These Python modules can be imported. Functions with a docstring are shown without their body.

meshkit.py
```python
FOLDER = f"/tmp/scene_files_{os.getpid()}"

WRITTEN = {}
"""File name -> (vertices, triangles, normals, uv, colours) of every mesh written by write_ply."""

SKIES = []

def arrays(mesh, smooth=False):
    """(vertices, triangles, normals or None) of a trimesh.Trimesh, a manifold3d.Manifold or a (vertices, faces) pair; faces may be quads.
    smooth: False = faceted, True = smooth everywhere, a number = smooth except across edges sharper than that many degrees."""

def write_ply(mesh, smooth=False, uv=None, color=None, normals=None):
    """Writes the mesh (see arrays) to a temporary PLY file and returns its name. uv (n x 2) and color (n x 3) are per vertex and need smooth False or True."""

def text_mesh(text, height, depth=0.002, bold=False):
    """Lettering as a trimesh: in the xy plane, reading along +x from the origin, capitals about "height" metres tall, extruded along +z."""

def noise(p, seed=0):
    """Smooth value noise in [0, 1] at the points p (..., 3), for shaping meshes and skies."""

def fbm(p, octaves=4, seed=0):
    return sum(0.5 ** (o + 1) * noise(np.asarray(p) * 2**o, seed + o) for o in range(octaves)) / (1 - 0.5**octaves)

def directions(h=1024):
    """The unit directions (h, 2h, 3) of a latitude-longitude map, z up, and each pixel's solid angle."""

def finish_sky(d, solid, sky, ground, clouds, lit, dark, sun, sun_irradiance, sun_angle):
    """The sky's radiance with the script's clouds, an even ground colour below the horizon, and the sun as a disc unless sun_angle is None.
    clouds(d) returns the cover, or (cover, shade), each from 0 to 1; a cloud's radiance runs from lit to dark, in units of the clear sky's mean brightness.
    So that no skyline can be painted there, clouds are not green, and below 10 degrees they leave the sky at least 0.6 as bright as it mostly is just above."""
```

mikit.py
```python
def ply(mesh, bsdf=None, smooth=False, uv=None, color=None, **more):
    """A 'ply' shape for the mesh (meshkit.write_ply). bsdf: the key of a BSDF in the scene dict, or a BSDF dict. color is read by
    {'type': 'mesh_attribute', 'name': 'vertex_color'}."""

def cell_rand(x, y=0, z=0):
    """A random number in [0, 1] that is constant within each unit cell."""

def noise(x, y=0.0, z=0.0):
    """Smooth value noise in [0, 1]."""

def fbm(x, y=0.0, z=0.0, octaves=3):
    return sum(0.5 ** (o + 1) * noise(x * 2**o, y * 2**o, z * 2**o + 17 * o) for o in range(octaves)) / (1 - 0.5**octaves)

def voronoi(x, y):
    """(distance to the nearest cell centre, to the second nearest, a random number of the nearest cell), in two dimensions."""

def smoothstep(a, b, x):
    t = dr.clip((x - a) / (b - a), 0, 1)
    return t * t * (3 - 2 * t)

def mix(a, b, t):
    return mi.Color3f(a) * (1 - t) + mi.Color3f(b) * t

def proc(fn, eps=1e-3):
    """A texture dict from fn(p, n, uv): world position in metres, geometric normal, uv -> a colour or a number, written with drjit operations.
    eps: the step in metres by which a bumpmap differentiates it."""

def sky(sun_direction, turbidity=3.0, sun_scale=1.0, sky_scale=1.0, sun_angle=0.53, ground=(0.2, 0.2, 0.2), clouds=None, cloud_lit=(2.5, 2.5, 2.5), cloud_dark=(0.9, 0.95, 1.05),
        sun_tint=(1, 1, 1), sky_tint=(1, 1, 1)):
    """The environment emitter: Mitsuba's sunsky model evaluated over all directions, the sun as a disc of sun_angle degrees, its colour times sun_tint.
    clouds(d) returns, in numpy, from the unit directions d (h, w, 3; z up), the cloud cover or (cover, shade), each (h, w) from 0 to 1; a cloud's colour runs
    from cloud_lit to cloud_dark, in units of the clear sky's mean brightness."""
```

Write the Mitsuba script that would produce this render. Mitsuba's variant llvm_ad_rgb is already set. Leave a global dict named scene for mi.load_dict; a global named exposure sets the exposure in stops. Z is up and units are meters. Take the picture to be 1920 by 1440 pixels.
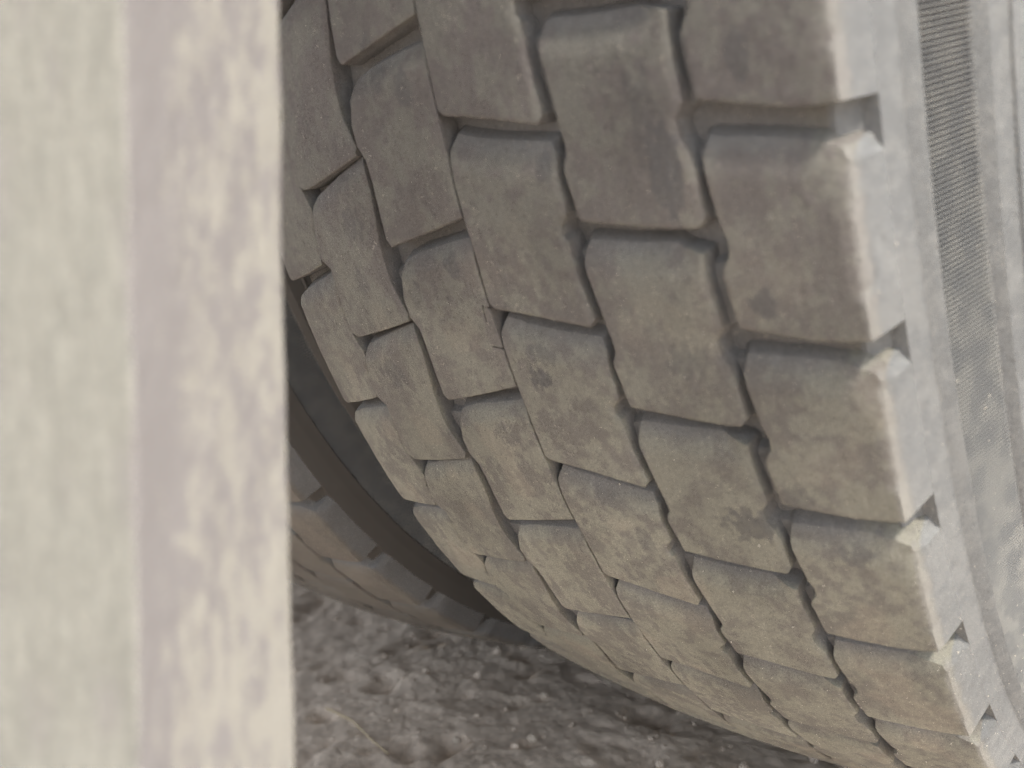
import math
import numpy as np, trimesh, shapely
import shapely.geometry as sg
from scipy.spatial import Delaunay
import drjit as dr, mitsuba as mi, mikit, meshkit
from mikit import noise as nz, fbm as fb, smoothstep as sst, mix

T = mi.ScalarTransform4f
scene, labels = {}, {}
rng = np.random.default_rng(7)

# ------------------------------------------------------------------ place of the wheel, camera, light
S = 1.04                                   # radius 0.52 m
TILT = math.radians(15.0)
AXLE = 0.513                               # height of the axle above the soil
ca, sa = math.cos(TILT), math.sin(TILT)


def W(p):
    """Tyre coordinates (x along the axle, y away, z up before TILT; radius 0.5) -> world metres."""
    p = np.asarray(p, float) * S
    return np.stack([p[..., 0], p[..., 1] * ca - p[..., 2] * sa, p[..., 1] * sa + p[..., 2] * ca + AXLE], -1)


def D(v):
    v = np.asarray(v, float)
    return np.array([v[0], v[1] * ca - v[2] * sa, v[1] * sa + v[2] * ca])


CAM = W([0.1908, -0.6940, 0.0])
FWD, RIGHT, DOWN = D([-0.66113, 0.69193, -0.29006]), D([0.74966, 0.62484, -0.21813]), D([0.03031, -0.36166, -0.93182])
FPX = 1573.5


def pix(x, y, depth):
    """A world point seen at the photograph's pixel, that many metres along the view axis (used to measure where things stand)."""
    return CAM + depth * (FWD + (x - 960) / FPX * RIGHT + (y - 720) / FPX * DOWN)


scene['camera'] = {
    'type': 'thinlens', 'fov': 2 * math.degrees(math.atan(960 / FPX)), 'fov_axis': 'x',
    'to_world': T().look_at(origin=CAM.tolist(), target=(CAM + FWD).tolist(), up=(-DOWN).tolist()),
    'aperture_radius': 0.0018, 'focus_distance': 0.37, 'near_clip': 0.01, 'far_clip': 400.0}
scene['sky'] = mikit.sky((0.55, -0.20, 0.81), turbidity=4, sun_scale=0.5, sun_angle=8, sun_tint=(0.92, 1.0, 1.11), sky_scale=1.0,
                         clouds=lambda d: (np.full(d.shape[:2], 0.9), 0.15 + 0.3 * meshkit.fbm(d * 3.0, 3)),
                         cloud_lit=(1.9, 2.0, 2.08), cloud_dark=(1.15, 1.22, 1.3), ground=(0.3, 0.27, 0.22))
exposure = 3.12

# ------------------------------------------------------------------ materials


def tyre_uv(p):
    y, z = p.y, p.z - AXLE
    a = dr.atan2(-z, -y) - TILT              # angle below the photograph's mid line
    return dr.select(p.x < -0.19 * S, p.x / S + 0.340, p.x / S), a, dr.sqrt(y * y + z * z) / S


SCUFF = [  # (u mm, s mm, half width, half length, strength): bare darker rubber worn through the dust
    (73.5, 20 + 62 * 0, 5, 13, 1.0), (70, -48, 4.5, 6, .9), (70, 8, 4, 16, .5), (12, 82, 5, 5, 1.0), (16, 74, 6, 4, .6),
    (93, 60, 3.5, 5, .8), (97, -4, 3, 6, .9), (36, 14, 3, 4, .7), (72, 138, 9, 8, .9), (68, 76, 6, 6, .5), (-12, 40, 4, 6, .7),
    (20, 132, 6, 5, .5), (-66, 84, 8, 7, .6), (-58, 22, 6, 8, .5), (-15, 108, 5, 6, .5), (-12, -18, 4, 6, .8), (102, 150, 6, 4, .5),
    (-25, -28, 5, 9, .7), (30, 152, 5, 5, .5), (108, -30, 6, 5, .5), (90, 128, 4, 8, .5), (-34, 50, 3, 7, .6), (-63, 44, 4, 5, .4)]


def rubber_color(side):
    def fn(p, n, uv):
        u, a, r = tyre_uv(p)
        u, s = u * 1000, a * 500
        m1 = fb(u * 0.085, s * 0.07, r * 40, 3)
        m2 = fb(u * 0.35 + 9, s * 0.30, r * 160 + 5, 3)
        streak = fb(u * 0.8, s * 0.22 + 3, r * 300, 2)
        fine = fb(u * 2.6, s * 2.6, r * 2600, 2)
        dust = sst(0.38, 0.62, m1 * 0.5 + m2 * 0.5)
        cs = mix([0.137, 0.143, 0.149], [0.168, 0.173, 0.176], dust)
        cs = mix(cs, [0.100, 0.096, 0.090], 1 - sst(-100, -90, u))    # darker and browner on the side towards the twin tyre
        if side:
            c = cs
        else:
            low = sst(-30, 190, s)            # paler towards the ground: dust, plus light bounced off the soil painted in
            c = mix([0.104, 0.096, 0.096], [0.124, 0.122, 0.114], dust)
            c = mix(c, [0.212, 0.209, 0.177], low * (0.35 + 0.50 * dust))
            warm = sst(0.62, 0.75, fb(u * 0.05 + 31, s * 0.045 + 7, 0.0, 2))
            c = mix(c, [0.25, 0.222, 0.185], 0.35 * warm * low)
            k = mi.Float(0)
            for (cu, cv, wu, ws, g) in SCUFF:
                q = dr.square((u - cu) / wu) + dr.square((s - cv) / ws) + (m2 - 0.5) * 2.2 + (streak - 0.5) * 2.0
                k = dr.maximum(k, g * (1 - sst(0.55, 1.15, q)))
            c = mix(c, [0.078, 0.078, 0.082], k * (0.40 + 0.65 * streak))
            inner = dr.select(p.x < -0.19 * S, mi.Float(1), mi.Float(0))
            c = mix(c, [0.125, 0.110, 0.100], 0.7 * inner)             # the twin tyre is caked with brown mud
            down = 500.0 - 0.000635 * u * u - r * 1000                # below the face that touches the road the colour turns to an even grey
            outer = (1 - inner) * sst(99, 115, u + (m2 - 0.5) * 8.0)
            c = mix(c, [0.134, 0.133, 0.135], sst(0.9, 4.2, down + (m2 - 0.5) * 2.0) * (1 - outer))
            edge = (1 - inner) * sst(116.6, 117.8, u + (m2 - 0.5) * 2.0)
            c = mix(c, [0.235, 0.232, 0.225], edge * (1 - sst(3.0, 6.0, down + (m2 - 0.5) * 4.0)) * 0.6)   # light caught by the shoulder edge, painted as a pale line
            c = mix(c, cs, (1 - inner) * sst(118.3, 119.0, u) * sst(2.5, 5.5, down + (m2 - 0.5) * 4.0))
        m0 = fb(u * 0.03 + 4, s * 0.026 + 11, 2.0, 2)
        nick = nz(u * 2.4 + 50, s * 0.42, r * 900)
        nick2 = nz(u * 1.7 + 9, s * 0.8 + 4, r * 700)
        c = c * (1 + (0.12 if side else 0.42) * (m0 - 0.5)) * (1 + 0.16 * sst(.78, .88, nick) - 0.20 * sst(.80, .90, nick2))
        c = c * (0.93 + 0.14 * streak) * (0.66 + 0.68 * fine)
        g = nz(u * 1.35, s * 1.35, r * 1300)
        c = mix(c, [0.42, 0.39, 0.34], 0.35 * sst(0.86, 0.95, g))
        return mi.Color3f(c)
    return fn


def rubber_bump(p, n, uv):
    u, a, r = tyre_uv(p)
    u, s = u * 1000, a * 500
    return 0.5 * fb(u * 0.7, s * 0.5, r * 400, 3) + 0.5 * fb(u * 2.2, s * 2.2, r * 2200, 2)


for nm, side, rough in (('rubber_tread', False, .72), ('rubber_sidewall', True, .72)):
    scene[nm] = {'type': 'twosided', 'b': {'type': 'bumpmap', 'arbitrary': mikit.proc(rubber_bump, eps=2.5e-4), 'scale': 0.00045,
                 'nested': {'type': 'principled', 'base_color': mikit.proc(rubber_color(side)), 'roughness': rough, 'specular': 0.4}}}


scene['rubber_band'] = {'type': 'twosided', 'b': {'type': 'principled', 'base_color': {'type': 'ref', 'id': 'rubber_band_color'}, 'roughness': .85, 'specular': 0.15}}


RIBS = int(2 * math.pi / 0.00325)


def band_color(p, n, uv):
    u, a, r = tyre_uv(p)
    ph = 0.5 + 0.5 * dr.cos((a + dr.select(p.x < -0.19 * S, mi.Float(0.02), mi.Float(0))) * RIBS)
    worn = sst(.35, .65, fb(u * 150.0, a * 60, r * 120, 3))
    return mix([0.078, 0.080, 0.084], mix([0.155, 0.158, 0.161], [0.205, 0.205, 0.20], worn), sst(.45, .9, ph))   # light on the ridges and shade in the valleys painted in


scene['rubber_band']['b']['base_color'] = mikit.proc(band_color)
scene['rubber_shaded'] = {'type': 'twosided', 'b': {'type': 'principled', 'base_color': {'type': 'rgb', 'value': [0.072, 0.067, 0.063]}, 'roughness': 0.7, 'specular': 0.4}}  # casing of the twin tyre, shade of the gap painted into its colour


def soil_color(p, n, uv):
    a = fb(p.x * 9, p.y * 9, p.z * 9, 3)
    b = fb(p.x * 60, p.y * 60, p.z * 60, 3)
    c = nz(p.x * 420, p.y * 420, p.z * 420)
    k = mix([0.45, 0.382, 0.325], [0.58, 0.50, 0.43], sst(.3, .7, a * .4 + b * .6))
    d = nz(p.x * 190, p.y * 190, p.z * 190)
    return k * (0.74 + 0.28 * c + 0.24 * d)


def soil_bump(p, n, uv):
    return fb(p.x * 170, p.y * 170, p.z * 170, 3)


scene['soil'] = {'type': 'twosided', 'b': {'type': 'bumpmap', 'arbitrary': mikit.proc(soil_bump, eps=6e-4), 'scale': 0.003,
                 'nested': {'type': 'principled', 'base_color': mikit.proc(soil_color), 'roughness': 0.95, 'specular': 0.2}}}

# the post: its long axis, so that the grain follows it
P2t, P2b = pix(528, 0, 0.165), pix(558, 1440, 0.165)
AX = (P2t - P2b) / np.linalg.norm(P2t - P2b)
P1 = pix(246, 720, 0.128)
P2 = pix(541, 720, 0.165)
P2 = P2 + AX * np.dot(P1 - P2, AX)
E1 = (P2 - P1) / np.linalg.norm(P2 - P1)
E0 = np.cross(AX, E1)
E0 = E0 if np.dot(E0, RIGHT) < 0 else -E0     # away from the first face, to the left


def wood_frame(p):
    q = p - mi.Point3f(*P1.tolist())
    q = mi.Vector3f(q)
    return dr.dot(q, mi.Vector3f(*E1.tolist())) * 1000, dr.dot(q, mi.Vector3f(*AX.tolist())) * 1000, dr.dot(q, mi.Vector3f(*E0.tolist())) * 1000


def wood_color(p, n, uv):
    a, l, b = wood_frame(p)
    side = sst(0.05, 0.5, a)
    crust = fb(a * 0.5 + b * 0.3, l * 0.16, 3.0, 3) * .6 + fb(a * 1.5 + b, l * 0.55, 8.0, 2) * .4
    front = mix([0.205, 0.206, 0.190], [0.280, 0.279, 0.256], sst(.3, .7, fb(b * 1.7, l * 0.16, 1.0, 3) * .55 + fb(b * 2.4, l * .9, 5.0, 2) * .45))
    right = mix([0.212, 0.202, 0.204], [0.285, 0.277, 0.254], sst(.46, .74, crust + 0.10 * sst(29, 33, a) + .10 * sst(-20, -45, l) - 0.22 * (1 - sst(3, 11, a)) + .05 * sst(8, 16, a)))
    return mix(front, right, side)


def wood_bump(p, n, uv):
    a, l, b = wood_frame(p)
    return fb(a * 1.1 + b, l * 0.25, 3.0, 3)


scene['dusty_wood'] = {'type': 'twosided', 'b': {'type': 'bumpmap', 'arbitrary': mikit.proc(wood_bump, eps=3e-4), 'scale': 0.0005,
                       'nested': {'type': 'principled', 'base_color': mikit.proc(wood_color), 'roughness': 0.85, 'specular': 0.2}}}
scene['dark_steel'] = {'type': 'twosided', 'b': {'type': 'principled', 'base_color': {'type': 'rgb', 'value': [0.09, 0.09, 0.095]}, 'roughness': 0.5, 'metallic': 0.3}}


def part(key, shape, label=None, **props):
    k, n = key, 0
    while k in scene:
        n += 1
        k = f'{key}_{n:03d}'
    scene[k] = shape
    d = dict(props)
    if label:
        d['label'] = label
    if d:
        labels[k] = d
    return k


# ------------------------------------------------------------------ ground
def ground_height(x, y):
    p = np.stack([x, y, np.zeros_like(x)], -1)
    h = 0.020 * (meshkit.fbm(p * 4.0, 2, 1) - 0.5) + 0.003 * (meshkit.fbm(p * 22.0, 3, 2) - 0.5) + 0.004 * (meshkit.fbm(p * 80.0, 2, 3) - 0.5)
    ridge = np.abs(meshkit.fbm(p * np.array([18, 30, 1]) + 7, 3, 4) - 0.5)
    pit = meshkit.fbm(p * 34.0 + 3, 2, 9)
    h = h - 0.007 * np.clip(pit - 0.60, 0, 1) / 0.2 + 0.003 * np.clip(ridge - .15, 0, 1) / .2
    return h


def axis_knots(c, near, step, far):
    a = [0.0]
    st = step
    while a[-1] < far:
        if a[-1] > near:
            st *= 1.22
        a.append(a[-1] + st)
    a = np.array(a)
    return c + np.concatenate([-a[:0:-1], a])


gx, gy = axis_knots(-0.20, 0.62, 0.0035, 60), axis_knots(0.02, 0.62, 0.0035, 60)
X, Y = np.meshgrid(gx, gy, indexing='ij')
Z = ground_height(X, Y)
gv = np.stack([X, Y, Z], -1).reshape(-1, 3)
i, j = np.meshgrid(np.arange(len(gx) - 1), np.arange(len(gy) - 1), indexing='ij')
o = i * len(gy) + j
gf = np.stack([o, o + len(gy), o + len(gy) + 1, o + 1], -1).reshape(-1, 4)
scene['ground'] = mikit.ply((gv, gf), 'soil', smooth=True)
labels['ground'] = {'label': 'dry crumbly grey brown soil below the tyres', 'category': 'ground', 'kind': 'structure'}

# ------------------------------------------------------------------ tyre
R0, CROWN = 0.5, 0.635
KPOS = {-2: -.2476, -1: -.1240, 0: 0.0, 1: .1231, 2: .2470, 3: .3730, 4: .4964}
NPITCH = 50
for k in range(5, 9):
    KPOS[k] = KPOS[k - 1] + .1244
for k in range(-3, -7, -1):
    KPOS[k] = KPOS[k + 1] - .1244
rest = (2 * math.pi - (KPOS[8] - KPOS[-6])) / (NPITCH - 14)
for k in range(9, NPITCH - 6):
    KPOS[k] = KPOS[k - 1] + rest
# outlines of one block of each row, (u, s) in millimetres on the tread (u across, s along the tread, downwards); bottom, right, top, left
ROWS = {
    6: (1, [(85.3, 5.4), (95, 8.2), (105.3, 10.8), (112.8, 11.9), (118.2, 12.0)], [(118.2, -2), (118.2, -18), (118.2, -30), (118.15, -34.4)],
        [(117.0, -36.2), (112, -39.0), (102, -42), (84.6, -45.6)], [(83.6, -42), (84.2, -35), (85.0, -28), (85.4, -24), (86.6, -20), (86.4, -16), (84.4, -13), (83.6, -10.5), (84.2, -4), (84.7, 1)]),
    5: (1, [(43.9, 30.7), (54.4, 33), (64.4, 35.4), (72.5, 37), (78.6, 38)], [(80.8, 35.5), (80.5, 23.6), (79.4, 17.5), (77.8, 14), (77.6, 9.2), (80.0, 5.3), (79.9, 0.6), (79.2, -5), (78.9, -12), (79.3, -17)],
        [(71, -18.6), (58, -20.3), (46, -22.6), (43.2, -23)], [(41.7, -19), (41.8, -14.7), (42.5, -9), (43.1, -3.5), (43.5, 1), (44.1, 6), (44.3, 11), (42.6, 13.7), (42.1, 16), (42.9, 22.3), (43.5, 29)]),
    4: (0, [(3.0, 56.5), (11.7, 58), (21.8, 60.3), (29.6, 62.1), (38.2, 64.3)], [(40.2, 61.6), (39.4, 54.4), (38.5, 48.6), (38.5, 44), (38.6, 40.5), (38.4, 36.5), (37.0, 34.5), (37.1, 31.5), (40.0, 28.2), (40.3, 23.5), (39.9, 18.5), (40.2, 11.5)],
        [(38.5, 9.4), (20.4, 5.9), (11.6, 3.8), (3.5, 1.2)], [(1.0, 4.0), (0.7, 15), (0.8, 30), (0.9, 45), (0.8, 54.3)]),
    3: (0, [(-38.6, 94.2), (-29, 92.3), (-13.6, 89), (0.0, 86)], [(0.15, 70), (0.15, 55), (0.1, 36)],
        [(-1, 33.5), (-10, 34.6), (-26.3, 36.6), (-36.3, 39.3)], [(-38.2, 42), (-39.7, 46), (-41.8, 51.5), (-41.8, 58.5), (-39.0, 63.4), (-38.9, 71.5), (-39.7, 81.5), (-40.2, 91)]),
    2: (-1, [(-80.5, 129.9), (-75.9, 129.3), (-59.2, 126), (-43.6, 122.5)], [(-42.6, 119.6), (-44.2, 114.6), (-46.3, 107), (-46.3, 101), (-45.4, 91), (-43.4, 83), (-41.8, 73.7), (-41.6, 65)],
        [(-43.2, 63), (-60, 67.8), (-78.8, 74.2)], [(-80.9, 76), (-85.4, 88), (-86.2, 97), (-82.0, 100.6), (-82.7, 108), (-84, 118), (-84.8, 127.5)]),
    1: (0, [(-116.2, 104.6), (-106, 102.4), (-95.5, 99.9), (-87.6, 97.7)], [(-85.4, 94), (-85.2, 84), (-82.3, 79), (-82.4, 75), (-84.6, 68), (-84.6, 58), (-83.2, 48), (-83.0, 43.5)],
        [(-85, 42.2), (-98, 45.8), (-110, 49.2), (-117.3, 52.5)], [(-118.2, 56), (-118.2, 72), (-118.2, 88), (-118.2, 102)]),
}
FITTED = {(6, 0): (-.1, -.7, .1, 0), (6, 1): (.1, .1, 0, -.2), (6, 2): (-.6, .2, 0, -1.2), (6, 3): (-.7, 1.0, 0, -1.8), (6, 4): (-.8, 1.4, 0, -1.4),
          (5, 0): (.5, .3, .9, -.7), (5, 1): (.4, .4, 0, 0), (5, 2): (.4, 1.2, -.3, 0), (5, 3): (.4, 1.1, .4, .5), (5, 4): (.5, 1.5, .5, 1.2),
          (4, -1): (-.6, -1, -.9, -.1), (4, 1): (-.3, -.5, .3, .1), (4, 2): (.1, -.7, -.2, 0), (4, 3): (.1, -1.5, .4, -.9), (4, 4): (.2, -1.5, .3, -1),
          (3, -2): (-1.0, -.7, -.3, 1), (3, -1): (0, -.4, 0, .9), (3, 1): (.8, -.1, -.1, -.4), (3, 2): (-.8, .8, 0, -.7), (3, 3): (-.4, -.9, 0, -1.5),
          (2, -2): (-1.0, .7, -.2, .4), (2, 0): (-.9, .3, -1.2, .7), (2, 1): (-.9, 1, -1.2, .4), (2, 2): (-1, 1.5, -1.2, .2),
          (1, -1): (0, .6, .1, 1), (1, 1): (0, -1, -.9, 1.4), (1, 2): (0, -.9, -.7, .6)}
EDGE = 118.2
DEPTH_CROSS, DEPTH_RING = 8.2, 5.2           # groove depth in millimetres (0.5 m radius)
R_NOTCH = 477.0                               # where the shoulder notches end on the sidewall


def radius_mm(u):
    return 500.0 - 1000 * CROWN * (np.asarray(u) / 1000) ** 2


def polar(u, s, r):
    a = np.asarray(s) / 500.0
    return W(np.stack([np.asarray(u) / 1000 + 0 * a, -r / 1000 * np.cos(a), -r / 1000 * np.sin(a)], -1))


def cone_u(r):
    """The straight shoulder part of the sidewall: |u| at that radius."""
    return EDGE + (491.1 - r) * (126.9 - EDGE) / (491.1 - 461.0)


def resample(pts, step):
    out = []
    for a, b in zip(pts, pts[1:] + pts[:1]):
        n = max(1, int(np.hypot(b[0] - a[0], b[1] - a[1]) / step))
        for t in range(n):
            out.append((a[0] + (b[0] - a[0]) * t / n, a[1] + (b[1] - a[1]) * t / n))
    return out


def smooth_poly(poly, r):
    return poly.buffer(-r).buffer(2 * r).buffer(-r)


def seg_dist(p, a):
    a = np.asarray(a)
    best = np.full(len(p), 1e9)
    for q0, q1 in zip(a[:-1], a[1:]):
        d = q1 - q0
        t = np.clip(((p - q0) @ d) / (d @ d), 0, 1)
        best = np.minimum(best, np.hypot(*(p - q0 - t[:, None] * d).T))
    return best


def block_mesh(row, k, fine=True):
    k0, bot, right, top, left = ROWS[row]
    sgn = 1 if row > 3 else -1
    ul, ur = bot[0][0], bot[-1][0]
    f = FITTED.get((row, k), (0, 0, 0, 0))
    r2 = np.random.default_rng(1000 * row + k + 50)
    wear = r2.uniform(0.6, 1.4)

    def move(q):
        t = (q[0] - ul) / (ur - ul)
        du = f[0] * (1 - t) + f[2] * t
        ds = f[1] * (1 - t) + f[3] * t
        u = q[0] + du
        if abs(q[0]) >= EDGE - 0.01:
            u = q[0]
        if row == 4 and q[0] < 5:
            u = max(q[0] + .3 * du, 0.30 if k == -1 else 0.65)
        if row == 3 and q[0] > -3:
            u = 0.28 if k == -1 and q[0] > 0.05 else min(q[0], 0.2)
        return (u, q[1] + ds + KPOS[k] * 500)

    bot, right, top, left = ([move(q) for q in x] for x in (bot, right, top, left))
    top = [(u, s - 1.8) for u, s in top]          # the worn leading edge runs out low in the groove
    outer = sgn * EDGE
    loop = bot + right + top + left
    poly = sg.Polygon(loop)
    if not poly.is_valid:
        poly = poly.buffer(0)
    corner_r = 0.35 if fine else 0.0
    if fine:
        sm = smooth_poly(poly, corner_r)
        if row in (1, 6):                     # the outer shoulder edge stays straight
            strip = poly.intersection(sg.box(min(outer, outer - sgn * 3), -1e4, max(outer, outer - sgn * 3), 1e4))
            sm = sm.union(strip)
        poly = sm if sm.geom_type == 'Polygon' else max(sm.geoms, key=lambda g: g.area)
    if (row, k) == (3, 0):                    # small cracks beside the thin joint
        for c in ([(.5, 56.0), (-2.6, 55.0), (-3.2, 61)], [(.5, 71.0), (-4.6, 70.0)]):
            poly = poly.difference(sg.LineString(c).buffer(0.22, cap_style=2))
    if (row, k) == (4, 0):
        pass
    step = 0.9 if fine else 14
    ring = resample(list(poly.exterior.coords)[:-1], step)
    ring = np.array(ring)
    area = np.sum(ring[:, 0] * np.roll(ring[:, 1], -1) - np.roll(ring[:, 0], -1) * ring[:, 1])
    if area < 0:
        ring = ring[::-1]
    n = len(ring)
    tang = np.roll(ring, -1, 0) - np.roll(ring, 1, 0)
    tang /= np.linalg.norm(tang, axis=1, keepdims=True) + 1e-9
    nrm = np.stack([tang[:, 1], -tang[:, 0]], -1)
    on_edge = np.abs(ring[:, 0] - outer) < 0.02 if row in (1, 6) else np.zeros(n, bool)
    if fine:
        p3 = np.stack([ring[:, 0], ring[:, 1], np.full(n, row * 13.0)], -1)
        jit = 0.26 * (meshkit.fbm(p3 * 0.45, 3, 5) - 0.5) + 0.36 * (meshkit.noise(p3 * 1.3, 6) - 0.5) * (meshkit.noise(p3 * 0.12, 7) > 0.45)
        narrow = 0.25 if row in (3, 4) else 1.0
        jit = np.where((row == 4) & (ring[:, 0] < 2) | (row == 3) & (ring[:, 0] > -1), 0.2 * jit, jit)
        ring = ring + nrm * np.where(on_edge, 0, jit)[:, None]
        poly = sg.Polygon(ring)
        if not poly.is_valid:
            poly = poly.buffer(0)
    # interior points
    g = 1.15 if fine else 30
    x0, y0, x1, y1 = poly.bounds
    gxs, gys = np.arange(x0, x1, g), np.arange(y0, y1, g * 0.87)
    gp = np.stack(np.meshgrid(gxs, gys, indexing='ij'), -1)
    gp[:, 1::2, 0] += g / 2
    gp = gp.reshape(-1, 2) + (r2.uniform(-.12, .12, (gp.size // 2, 2)) * g if fine else 0)
    inner = poly.buffer(-0.55 * g) if fine else poly.buffer(-6)
    keep = shapely.contains_xy(inner, gp[:, 0], gp[:, 1])
    pts = [ring, gp[keep]]
    if fine:
        for dd in (0.22, 0.55):
            o = poly.buffer(-dd)
            for gg in getattr(o, 'geoms', [o]):
                if not gg.is_empty:
                    pts.append(np.array(resample(list(gg.exterior.coords)[:-1], 0.9)))
    P = np.vstack(pts)
    tri = Delaunay(P).simplices
    cen = P[tri].mean(1)
    tri = tri[shapely.contains_xy(poly.buffer(1e-6), cen[:, 0], cen[:, 1])]
    a2 = np.cross(P[tri[:, 1]] - P[tri[:, 0]], P[tri[:, 2]] - P[tri[:, 0]])
    tri = tri[np.abs(a2) > 1e-9]
    a2 = a2[np.abs(a2) > 1e-9]
    tri[a2 < 0] = tri[a2 < 0][:, ::-1]
    # height of the worn face
    h = np.zeros(len(P))
    if fine:
        def roll(dist, w, amt):
            t = np.clip(1 - dist / w, 0, 1)
            return amt * t ** 2
        dl = seg_dist(P, np.array(top))
        lw, la = (11.0, 4.0) if row >= 4 else (7.5, 3.2)
        lw = lw * (0.9 + 0.12 * wear)
        rim_near = np.clip((np.abs(P[:, 0]) - (EDGE - 12)) / 12, 0, 1) if row in (1, 6) else np.zeros(len(P))
        rolls = [la * np.clip(1 - dl / (lw * (1 - 0.35 * rim_near)), 0, 1) ** 1.9 * (1 - 0.45 * rim_near)]
        rolls.append(roll(seg_dist(P, np.array(right)), 2.2, 0.8 if row != 3 else 0.15) if row < 6 else roll(seg_dist(P, np.array(right)), 4.2, 1.7))
        rolls.append(roll(seg_dist(P, np.array(left)), 1.1, 0.28 if row != 4 else 0.12))
        rolls.append(roll(seg_dist(P, np.array(bot)), 1.1, 0.4))
        if row == 6:                          # upper outer corner worn rounder
            c = np.array(right[-1])
            rolls.append(roll(np.hypot(P[:, 0] - c[0], (P[:, 1] - c[1]) * 0.8), 12, 2.4 * wear))
        h -= np.sqrt(sum(q ** 2 for q in rolls))
        p3 = np.stack([P[:, 0], P[:, 1], np.zeros(len(P))], -1)
        h += 0.7 * (meshkit.fbm(p3 * 0.055, 3, 11) - 0.5) + 0.22 * (meshkit.fbm(p3 * np.array([.5, .22, 1]), 2, 12) - 0.5)
    r_top = radius_mm(P[:, 0]) + h
    V = [polar(P[:, 0], P[:, 1], r_top)]
    F = [tri]
    # walls, down to just under the groove floor; the outer wall of a shoulder block runs down the sidewall to R_NOTCH
    levels = [0.0, 0.25, 0.5, 0.75, 1.0] if fine else [0.0, 1.0]
    base = len(P)
    rim = ring
    prev = np.arange(n)
    rt = r_top[:n]
    lead = np.clip(1 - seg_dist(rim, np.array(top)) / 2.2, 0, 1) if fine else np.zeros(n)
    lead = np.where(on_edge, 0, lead) * (1 - (np.clip((np.abs(rim[:, 0]) - (EDGE - 4.6)) / 4.6, 0, 1) if row in (1, 6) else 0))
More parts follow.
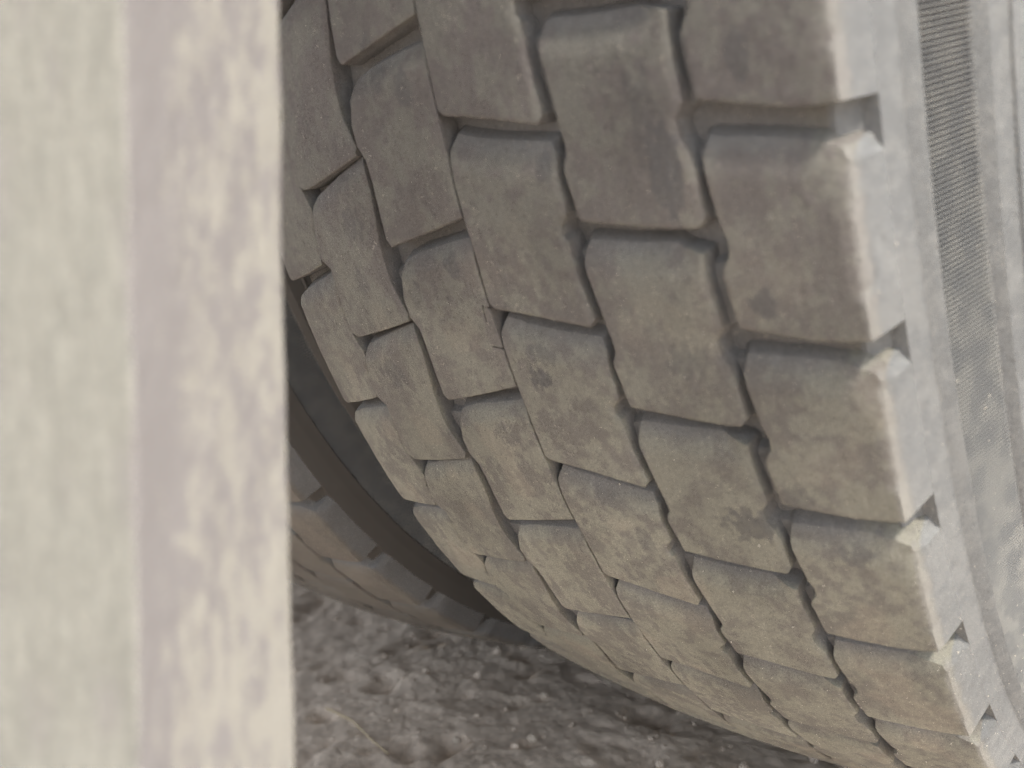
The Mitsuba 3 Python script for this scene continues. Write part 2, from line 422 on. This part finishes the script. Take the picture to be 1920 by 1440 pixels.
    for t in levels[1:]:
        rr = np.where(np.abs(rim[:, 0]) > EDGE - 4.6, rt + (R_NOTCH - rt) * t, rt + (radius_mm(rim[:, 0]) - DEPTH_CROSS - 0.6 - rt) * t)
        if row not in (1, 6):
            rr = rt + (radius_mm(rim[:, 0]) - DEPTH_CROSS - 0.6 - rt) * t
        q = rim + nrm * ((0.9 if row not in (3, 4) else 0.55) * t * (1 - lead) + lead * 2.4 * t)[:, None]
        if row in (3, 4):
            q = np.where((np.abs(rim[:, 0] - 0.4) < 1.2)[:, None], rim, q)
        if row in (1, 6):
            cu = sgn * cone_u(rr)
            near = np.clip((np.abs(rim[:, 0]) - (EDGE - 4.6)) / 4.6, 0, 1)
            q[:, 0] = np.where(on_edge, cu, np.where(near > 0, rim[:, 0] + (cu - outer) * near, q[:, 0]))
        V.append(polar(q[:, 0], q[:, 1], rr))
        cur = base + np.arange(n)
        base += n
        nx = np.roll(np.arange(n), -1)
        F.append(np.stack([prev, cur, cur[nx]], -1))
        F.append(np.stack([prev, cur[nx], prev[nx]], -1))
        prev = cur
    m = trimesh.Trimesh(np.vstack(V), np.vstack(F), process=False)
    # outward: the top should face away from the axle
    c = m.triangles_center[0]
    if np.dot(m.face_normals[0], [0, c[1], c[2] - AXLE]) < 0:
        m.invert()
    return m


def lathe(profile, segs=720, a0=0.0, a1=2 * math.pi):
    """profile: list of (u, r) mm, followed from the right side over the tread to the left or any open line."""
    pr = np.array(profile, float)
    closed = abs(a1 - a0 - 2 * math.pi) < 1e-9
    a = np.linspace(a0, a1, segs + 1)[: segs if closed else segs + 1]
    U = np.broadcast_to(pr[:, 0], (len(a), len(pr)))
    Rr = np.broadcast_to(pr[:, 1], (len(a), len(pr)))
    v = polar(U, np.broadcast_to(a[:, None] * 500, U.shape), Rr).reshape(-1, 3)
    n, m = len(a), len(pr)
    i, j = np.meshgrid(np.arange(n if closed else n - 1), np.arange(m - 1), indexing='ij')
    i2 = (i + 1) % n
    f = np.stack([i * m + j, i * m + j + 1, i2 * m + j + 1, i2 * m + j], -1).reshape(-1, 4)
    return trimesh.Trimesh(v, np.vstack([f[:, [0, 1, 2]], f[:, [0, 2, 3]]]), process=False)


def densify(p, step):
    out = []
    for a, b in zip(p[:-1], p[1:]):
        n = max(1, int(math.hypot(b[0] - a[0], b[1] - a[1]) / step))
        out += [(a[0] + (b[0] - a[0]) * t / n, a[1] + (b[1] - a[1]) * t / n) for t in range(n)]
    return out + [p[-1]]


# the casing: groove floor, shoulder recess, shoulder, ridges of the sidewall
floor = [(u, float(radius_mm(u) - DEPTH_CROSS)) for u in np.linspace(0, 112.5, 16)]
shoulder = floor + [(114.0, 484.0), (115.0, 482.6), (116.0, 480.6), (117.0, 478.6), (118.2, R_NOTCH)]
shoulder += [(float(cone_u(R_NOTCH)), R_NOTCH), (float(cone_u(473)), 473), (float(cone_u(470)), 470), (float(cone_u(468.4)), 468.4), (float(cone_u(467.9)) + .3, 467.8), (float(cone_u(467.3)) - 1.6, 467.4),
             (float(cone_u(464.5)) - .3, 464.7), (float(cone_u(462.2)) + 1.0, 462.0), (127.9, 461.3), (127.5, 460.6), (127.2, 460.3), (125.6, 461.0)]
BAND = ((127.1, 460.0), (135.6, 441.8))
after = [(134.0, 442.6), (135.6, 441.8), (136.9, 440.6), (138.2, 439.6), (138.6, 439.0), (139.0, 437.6), (141.2, 432.4), (142.3, 432.0), (142.5, 431.2), (141.9, 430.6), (143.0, 427.0), (145.6, 417), (147.6, 404), (148.3, 390), (147.6, 372), (144, 350), (138, 325), (131, 304), (128, 288), (122, 280)]


sh = shoulder[len(floor) - 1:]
casing = trimesh.util.concatenate([lathe(sh, 600), lathe([(-u, r) for u, r in sh[::-1]], 600), lathe(after, 600), lathe([(-u, r) for u, r in after[::-1]], 360), lathe([(-u, r) for u, r in BAND[::-1]], 360)])


def tie_bars():
    """Raised stretches of the lengthwise grooves between the crossing grooves."""
    V, F, n0 = [], [], 0
    for (u0, u1, spans) in ((76.5, 87.5, ((-13.5, 5.5, 84, 5.5, 78, 8.0), (16.5, 36.5, 84, 37, 79, 36.5))), (37.0, 45.5, ((39.5, 62.0, 40, 62.5, 44, 61.5), (10.5, 31.0, 40, 31.5, 44, 30.0))),
                            (-48.0, -37.0, ((41, 59, -44, 59, -40, 59), (66, 93, -44, 93, -40, 93))), (-88.0, -81.0, ((43, 67, -86, 67, -82, 67), (77, 97, -86, 97, -82, 97)))):
        for k in KPOS:
            for (s0, s1, ua, sa_, ub, sb) in spans:
                us = np.linspace(u0, u1, 8)
                ss = np.linspace(0, 1, 24)
                end = np.interp(us, sorted((ua, ub)), (sa_, sb) if ua < ub else (sb, sa_))
                U = np.broadcast_to(us[:, None], (8, 24))
                Sg = s0 + (end[:, None] - s0) * ss[None] + KPOS[k] * 500
                d = np.full((8, 24), DEPTH_RING) + 0.8 * np.clip(1 - ss / 0.1, 0, 1)[None]
                d[:, -1] = DEPTH_CROSS + .5
                d[:, 0] = DEPTH_CROSS + .5
                Sg = Sg.copy()
                Sg[:, 0] -= 0.9
                Sg[:, -1] += 0.2
                V.append(polar(U, Sg, radius_mm(U) - d).reshape(-1, 3))
                i, j = np.meshgrid(np.arange(7), np.arange(23), indexing='ij')
                o = n0 + i * 24 + j
                F += [np.stack([o, o + 1, o + 25], -1).reshape(-1, 3), np.stack([o, o + 25, o + 24], -1).reshape(-1, 3)]
                n0 += 8 * 24
    return trimesh.Trimesh(np.vstack(V), np.vstack(F), process=False)


groove = trimesh.util.concatenate([tie_bars(), lathe([(-u, r) for u, r in floor[::-1]] + floor[1:], 600)])


def band_mesh():
    n = RIBS
    sub = 8
    a = np.arange(n * sub) / (n * sub) * 2 * math.pi
    t = np.linspace(0, 1, 9)
    u = BAND[0][0] + (BAND[1][0] - BAND[0][0]) * t
    r = BAND[0][1] + (BAND[1][1] - BAND[0][1]) * t
    ph = (a * n / (2 * math.pi)) % 1
    fade = np.ones_like(t)
    hgt = 1.25 * (0.5 + 0.5 * np.cos(2 * math.pi * ph)) ** 1.4 - 1.3
    wob = 0.0 * (meshkit.noise(np.stack([a * 40, a * 0, a * 0], -1), 3) - 0.5)
    Hh = hgt[:, None] * fade[None] * (0.88 + 0.24 * meshkit.noise(np.stack([np.broadcast_to(a[:, None] * 60, (len(a), 9)), np.broadcast_to(t * 3, (len(a), 9)), np.zeros((len(a), 9))], -1), 5))
    nu, nr = 0.906, 0.423
    U = u[None] + Hh * nu
    Rr = r[None] + Hh * nr
    A = np.broadcast_to((a + wob)[:, None], U.shape)
    v = polar(U, A * 500, Rr).reshape(-1, 3)
    N, m = U.shape
    i, j = np.meshgrid(np.arange(N), np.arange(m - 1), indexing='ij')
    i2 = (i + 1) % N
    f = np.stack([i * m + j, i * m + j + 1, i2 * m + j + 1, i2 * m + j], -1).reshape(-1, 4)
    return trimesh.Trimesh(v, np.vstack([f[:, [0, 1, 2]], f[:, [0, 2, 3]]]), process=False)


rim = lathe([(122, 286), (119, 290), (116, 284), (112, 262), (70, 255), (30, 250), (24, 230), (20, 150), (34, 120), (60, 112), (62, 60), (62, 0.5)], 180)
rim2 = lathe([(-122, 286), (-119, 290), (-112, 262), (-70, 255), (30, 250)], 180)
rim = trimesh.util.concatenate([rim, rim2])

SEEN = {6: range(-2, 7), 5: range(-2, 7), 4: range(-3, 7), 3: range(-4, 6), 2: range(-4, 6), 1: range(-3, 6)}
shapes = {}
for row, ks in SEEN.items():
    for k in ks:
        shapes[row, k] = mikit.ply(block_mesh(row, k), 'rubber_tread', smooth=38)
back = trimesh.util.concatenate([block_mesh(row, k, False) for row in ROWS for k in KPOS if k not in SEEN[row]])
groove_ply = mikit.ply(groove, 'rubber_tread', smooth=30)
plain = [q for q in sh if q[1] > 468] + [(float(cone_u(467)) + .25, 467.0), (float(cone_u(466)), 466.0), (float(cone_u(463)), 463.0), (127.2, 460.3), (125.6, 461.0)]
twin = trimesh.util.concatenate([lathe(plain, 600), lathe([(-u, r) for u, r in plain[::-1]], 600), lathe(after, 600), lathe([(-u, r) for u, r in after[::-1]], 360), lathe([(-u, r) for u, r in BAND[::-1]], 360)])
twin_ply = mikit.ply(twin, 'rubber_shaded', smooth=30)
casing_ply = mikit.ply(casing, 'rubber_sidewall', smooth=30)
band_ply = mikit.ply(band_mesh(), 'rubber_band', smooth=True)
rim_ply = mikit.ply(rim, 'dark_steel', smooth=30)
back_ply = mikit.ply(back, 'rubber_tread', smooth=False)
SHIFT = T().translate([-0.340 * S, 0, AXLE]).rotate([1, 0, 0], math.degrees(-0.02)).translate([0, 0, -AXLE])
for name, m in (('truck_tyre', None), ('truck_tyre_001', SHIFT)):
    def put(d):
        return d if m is None else {**d, 'to_world': m}
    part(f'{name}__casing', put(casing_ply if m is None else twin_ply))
    part(f'{name}__groove_floor', put(groove_ply))
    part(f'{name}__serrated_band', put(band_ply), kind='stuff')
    part(f'{name}__rim', put(rim_ply))
    for key, d in shapes.items():
        part(f'{name}__tread_block', put(d))
    part(f'{name}__rear_tread', put(back_ply), kind='stuff')
labels['truck_tyre'] = {'label': 'large worn dusty truck tyre with staggered tread blocks filling the middle and right', 'category': 'tyre'}
labels['truck_tyre_001'] = {'label': 'shadowed twin tyre just behind the large one, low at left beside the pale board', 'category': 'tyre'}

# ------------------------------------------------------------------ the pale board close to the lens
def board():
    w1 = float(np.linalg.norm(P2 - P1))
    prof = sg.box(0, 0, w1, 0.045).buffer(-0.0008).buffer(0.0008, quad_segs=6)
    pts = np.array(resample(list(prof.exterior.coords)[:-1], 0.0012))
    z = np.linspace(-0.62, 0.55, 300)
    n, m = len(z), len(pts)
    bow = -0.0009 * np.exp(-((z - 0.012) / 0.05) ** 2)
    A = np.broadcast_to(pts[:, 0], (n, m)) + bow[:, None] * (pts[:, 0] / w1)[None]
    B = np.broadcast_to(pts[:, 1], (n, m))
    L = np.broadcast_to(z[:, None], (n, m))
    p3 = np.stack([A * 140, B * 140, L * 60], -1)
    A = A + 0.0010 * (meshkit.fbm(p3, 3, 21) - 0.5)
    B = B + 0.0010 * (meshkit.fbm(p3 + 30, 3, 22) - 0.5)
    v = (P1 + A[..., None] * E1 + B[..., None] * E0 + L[..., None] * AX).reshape(-1, 3)
    i, j = np.meshgrid(np.arange(n - 1), np.arange(m), indexing='ij')
    j2 = (j + 1) % m
    f = np.stack([i * m + j, i * m + j2, (i + 1) * m + j2, (i + 1) * m + j], -1).reshape(-1, 4)
    f = np.vstack([f[:, [0, 1, 2]], f[:, [0, 2, 3]]])
    cap = []
    for base in (0, (n - 1) * m):
        cap += [(base, base + a, base + a + 1) for a in range(1, m - 1)]
    return trimesh.Trimesh(v, np.vstack([f, cap]), process=False)


scene['wooden_board'] = mikit.ply(board(), 'dusty_wood', smooth=50)
labels['wooden_board'] = {'label': 'blurred upright board at the left edge, pale cream with grey lilac streaks', 'category': 'board'}


# ------------------------------------------------------------------ small things: sand on the rubber, stones and straw on the soil
ico = trimesh.creation.icosphere(subdivisions=0)


def scatter(centres, normals, radii, seed):
    r3 = np.random.default_rng(seed)
    V, F = [], []
    for q, (c, n, r) in enumerate(zip(centres, normals, radii)):
        v = ico.vertices * (r * r3.uniform(.6, 1.15, (12, 1))) * r3.uniform(.6, 1.3, 3)
        V.append(v + c + n * r * 0.15)
        F.append(ico.faces + 12 * q)
    return trimesh.Trimesh(np.vstack(V), np.vstack(F), process=False)


scene['pale_sand'] = {'type': 'twosided', 'b': {'type': 'principled', 'base_color': {'type': 'rgb', 'value': [0.46, 0.43, 0.38]}, 'roughness': 0.35, 'specular': 0.6}}
scene['pale_stone'] = {'type': 'twosided', 'b': {'type': 'principled', 'base_color': {'type': 'rgb', 'value': [0.46, 0.40, 0.34]}, 'roughness': 0.8, 'specular': 0.3}}
scene['dry_straw'] = {'type': 'twosided', 'b': {'type': 'principled', 'base_color': {'type': 'rgb', 'value': [0.55, 0.46, 0.32]}, 'roughness': 0.7, 'specular': 0.3}}

sand_c, sand_n, sand_r = [], [], []
for key, d in shapes.items():
    v, f, nn, _, _ = meshkit.WRITTEN[d['filename']]
    row, k = key
    r3 = np.random.default_rng(row * 100 + k + 9)
    dens = {6: 26, 5: 24, 4: 15, 3: 10, 2: 8, 1: 5}[row] * (0.6 + 0.35 * max(0, k))
    mid = v[f].mean(1)
    ax = np.stack([np.zeros(len(mid)), mid[:, 1], mid[:, 2] - AXLE], -1)
    rr = np.linalg.norm(ax, axis=1)
    fn_ = np.cross(v[f[:, 1]] - v[f[:, 0]], v[f[:, 2]] - v[f[:, 0]])
    fn_ /= np.linalg.norm(fn_, axis=1, keepdims=True) + 1e-12
    up = (fn_ * ax).sum(1) / rr
    ids = np.nonzero(up > 0.8)[0]
    for q in r3.choice(ids, min(len(ids), int(dens)), replace=False):
        sand_c.append(mid[q]); sand_n.append(fn_[q])
        sand_r.append(float(np.clip(r3.lognormal(math.log(0.00014), 0.42), 0.00008, 0.0004)))
r3 = np.random.default_rng(77)
for q in range(330):                              # on the outer sidewall
    r = r3.uniform(440, 490)
    s_ = r3.uniform(-40, 290) if r3.random() < .35 else r3.uniform(110, 300)
    if 441 < r < 461.2:
        u = 127.1 + (460 - r) / (460 - 441.8) * 8.5 + .6
    else:
        u = float(cone_u(r)) if r > 461 else 136
    sand_c.append(polar(u, s_, r)); sand_n.append(np.array([1.0, 0, 0]))
    sand_r.append(float(np.clip(r3.lognormal(math.log(0.00013), 0.45), 0.00008, 0.0004)))
scene['sand_grains'] = mikit.ply(scatter(sand_c, sand_n, sand_r, 5), 'pale_sand', smooth=False)
labels['sand_grains'] = {'label': 'pale sand grains stuck to the tread and sidewall of the large tyre', 'category': 'sand', 'kind': 'stuff'}


def on_ground(x, y):
    """Where the photograph's pixel meets the soil."""
    d = FWD + (x - 960) / FPX * RIGHT + (y - 720) / FPX * DOWN
    t = 0.2
    for _ in range(60):
        q = CAM + t * d
        t += (q[2] - float(ground_height(np.array([q[0]]), np.array([q[1]]))[0])) / max(-d[2], .05) * 0.7
    return CAM + t * d


def pebble(x, y, r, seed):
    m = trimesh.creation.icosphere(subdivisions=3)
    v = m.vertices * np.array([1.0, 0.85, 0.7])
    v = v * (0.75 + 0.5 * meshkit.fbm(m.vertices * 1.3 + seed, 3, seed))[:, None]
    v = v * r + on_ground(x, y) + np.array([0, 0, 0.25 * r])
    return trimesh.Trimesh(v, m.faces, process=False)


for (x, y, r, lab) in ((998, 1387, .0042, 'small bright pebble on the soil below the middle of the tread'), (856, 1390, .0034, 'small pale pebble left of the brightest pebble'),
                       (1022, 1305, .0036, 'small grey pebble just under the tread edge, above the brightest pebble')):
    key = part('pebble', mikit.ply(pebble(x, y, r, int(x)), 'pale_stone', smooth=60))
    labels[key] = {'label': lab, 'category': 'pebble', 'group': 'pebbles on the soil'}


def stem(pts, r0, r1, lift=0.002):
    c = np.array([on_ground(*p) for p in pts]) + np.array([0, 0, lift])
    t = np.linspace(0, len(c) - 1, 20)
    c = np.stack([np.interp(t, np.arange(len(c)), c[:, q]) for q in range(3)], -1)
    rad = np.linspace(r0, r1, 20)
    tg = np.gradient(c, axis=0)
    tg /= np.linalg.norm(tg, axis=1, keepdims=True)
    a = np.cross(tg, [0, 0, 1.0]); a /= np.linalg.norm(a, axis=1, keepdims=True)
    b = np.cross(tg, a)
    w = np.arange(6) * math.pi / 3
    v = (c[:, None] + rad[:, None, None] * (np.cos(w)[None, :, None] * a[:, None] + np.sin(w)[None, :, None] * b[:, None])).reshape(-1, 3)
    i, j = np.meshgrid(np.arange(19), np.arange(6), indexing='ij')
    f = np.stack([i * 6 + j, i * 6 + (j + 1) % 6, (i + 1) * 6 + (j + 1) % 6, (i + 1) * 6 + j], -1).reshape(-1, 4)
    return (v, f)


scene['straw'] = mikit.ply(stem([(612, 1332), (660, 1355), (700, 1395), (728, 1418)], .0009, .0005), 'dry_straw', smooth=True)
labels['straw'] = {'label': 'thin bent dry straw lying on the soil beside the pale board', 'category': 'straw'}
r3 = np.random.default_rng(31)
cr_c, cr_r = [], []
for q in range(1600):
    x, y = r3.uniform(-0.75, 0.35), r3.uniform(-0.55, 0.45)
    cr_c.append([x, y, float(ground_height(np.array([x]), np.array([y]))[0])])
    cr_r.append(float(np.clip(r3.lognormal(math.log(0.0014), 0.55), 0.0006, 0.005)))
scene['soil_crumbs'] = mikit.ply(scatter(cr_c, np.tile([0, 0, 1.0], (len(cr_c), 1)), cr_r, 6), 'soil', smooth=False)
labels['soil_crumbs'] = {'label': 'loose crumbs of dry soil scattered over the ground', 'category': 'soil crumbs', 'kind': 'stuff'}


# ------------------------------------------------------------------ the truck's load bed, which keeps the sky off the tyres
bed = trimesh.creation.box(extents=[2.5, 6.0, 0.22])
bed.apply_translation([0.16 - 1.25, 0.6, 1.24])
scene['cargo_platform'] = mikit.ply(bed, 'dark_steel')
labels['cargo_platform'] = {'label': 'dark flat underside of the cargo platform above the tyres, over the top of the frame', 'category': 'cargo platform'}


def mudguard():  # unseen guard, added to keep light from above off the tread
    a = np.radians(np.linspace(9, 150, 40))
    cs_ = [(0.62, -0.52), (0.62, 0.175), (0.605, 0.185), (0.60, 0.18), (0.612, 0.165), (0.612, -0.52)]
    m = len(cs_)
    v = np.array([[x, -r * math.cos(t), AXLE + r * math.sin(t)] for t in a for r, x in cs_])
    i, j = np.meshgrid(np.arange(len(a) - 1), np.arange(m), indexing='ij')
    j2 = (j + 1) % m
    f = np.stack([i * m + j, i * m + j2, (i + 1) * m + j2, (i + 1) * m + j], -1).reshape(-1, 4)
    f = np.vstack([f[:, [0, 1, 2]], f[:, [0, 2, 3]]])
    e = (len(a) - 1) * m
    caps = [(0, q, q + 1) for q in range(1, m - 1)] + [(e, e + q, e + q + 1) for q in range(1, m - 1)]
    return trimesh.Trimesh(v, np.vstack([f, caps]), process=False)


scene['mudguard'] = mikit.ply(mudguard(), 'dark_steel', smooth=30)
labels['mudguard'] = {'label': 'unseen dark curved mudguard added over both tyres to shade them, over the top of the frame', 'category': 'mudguard'}
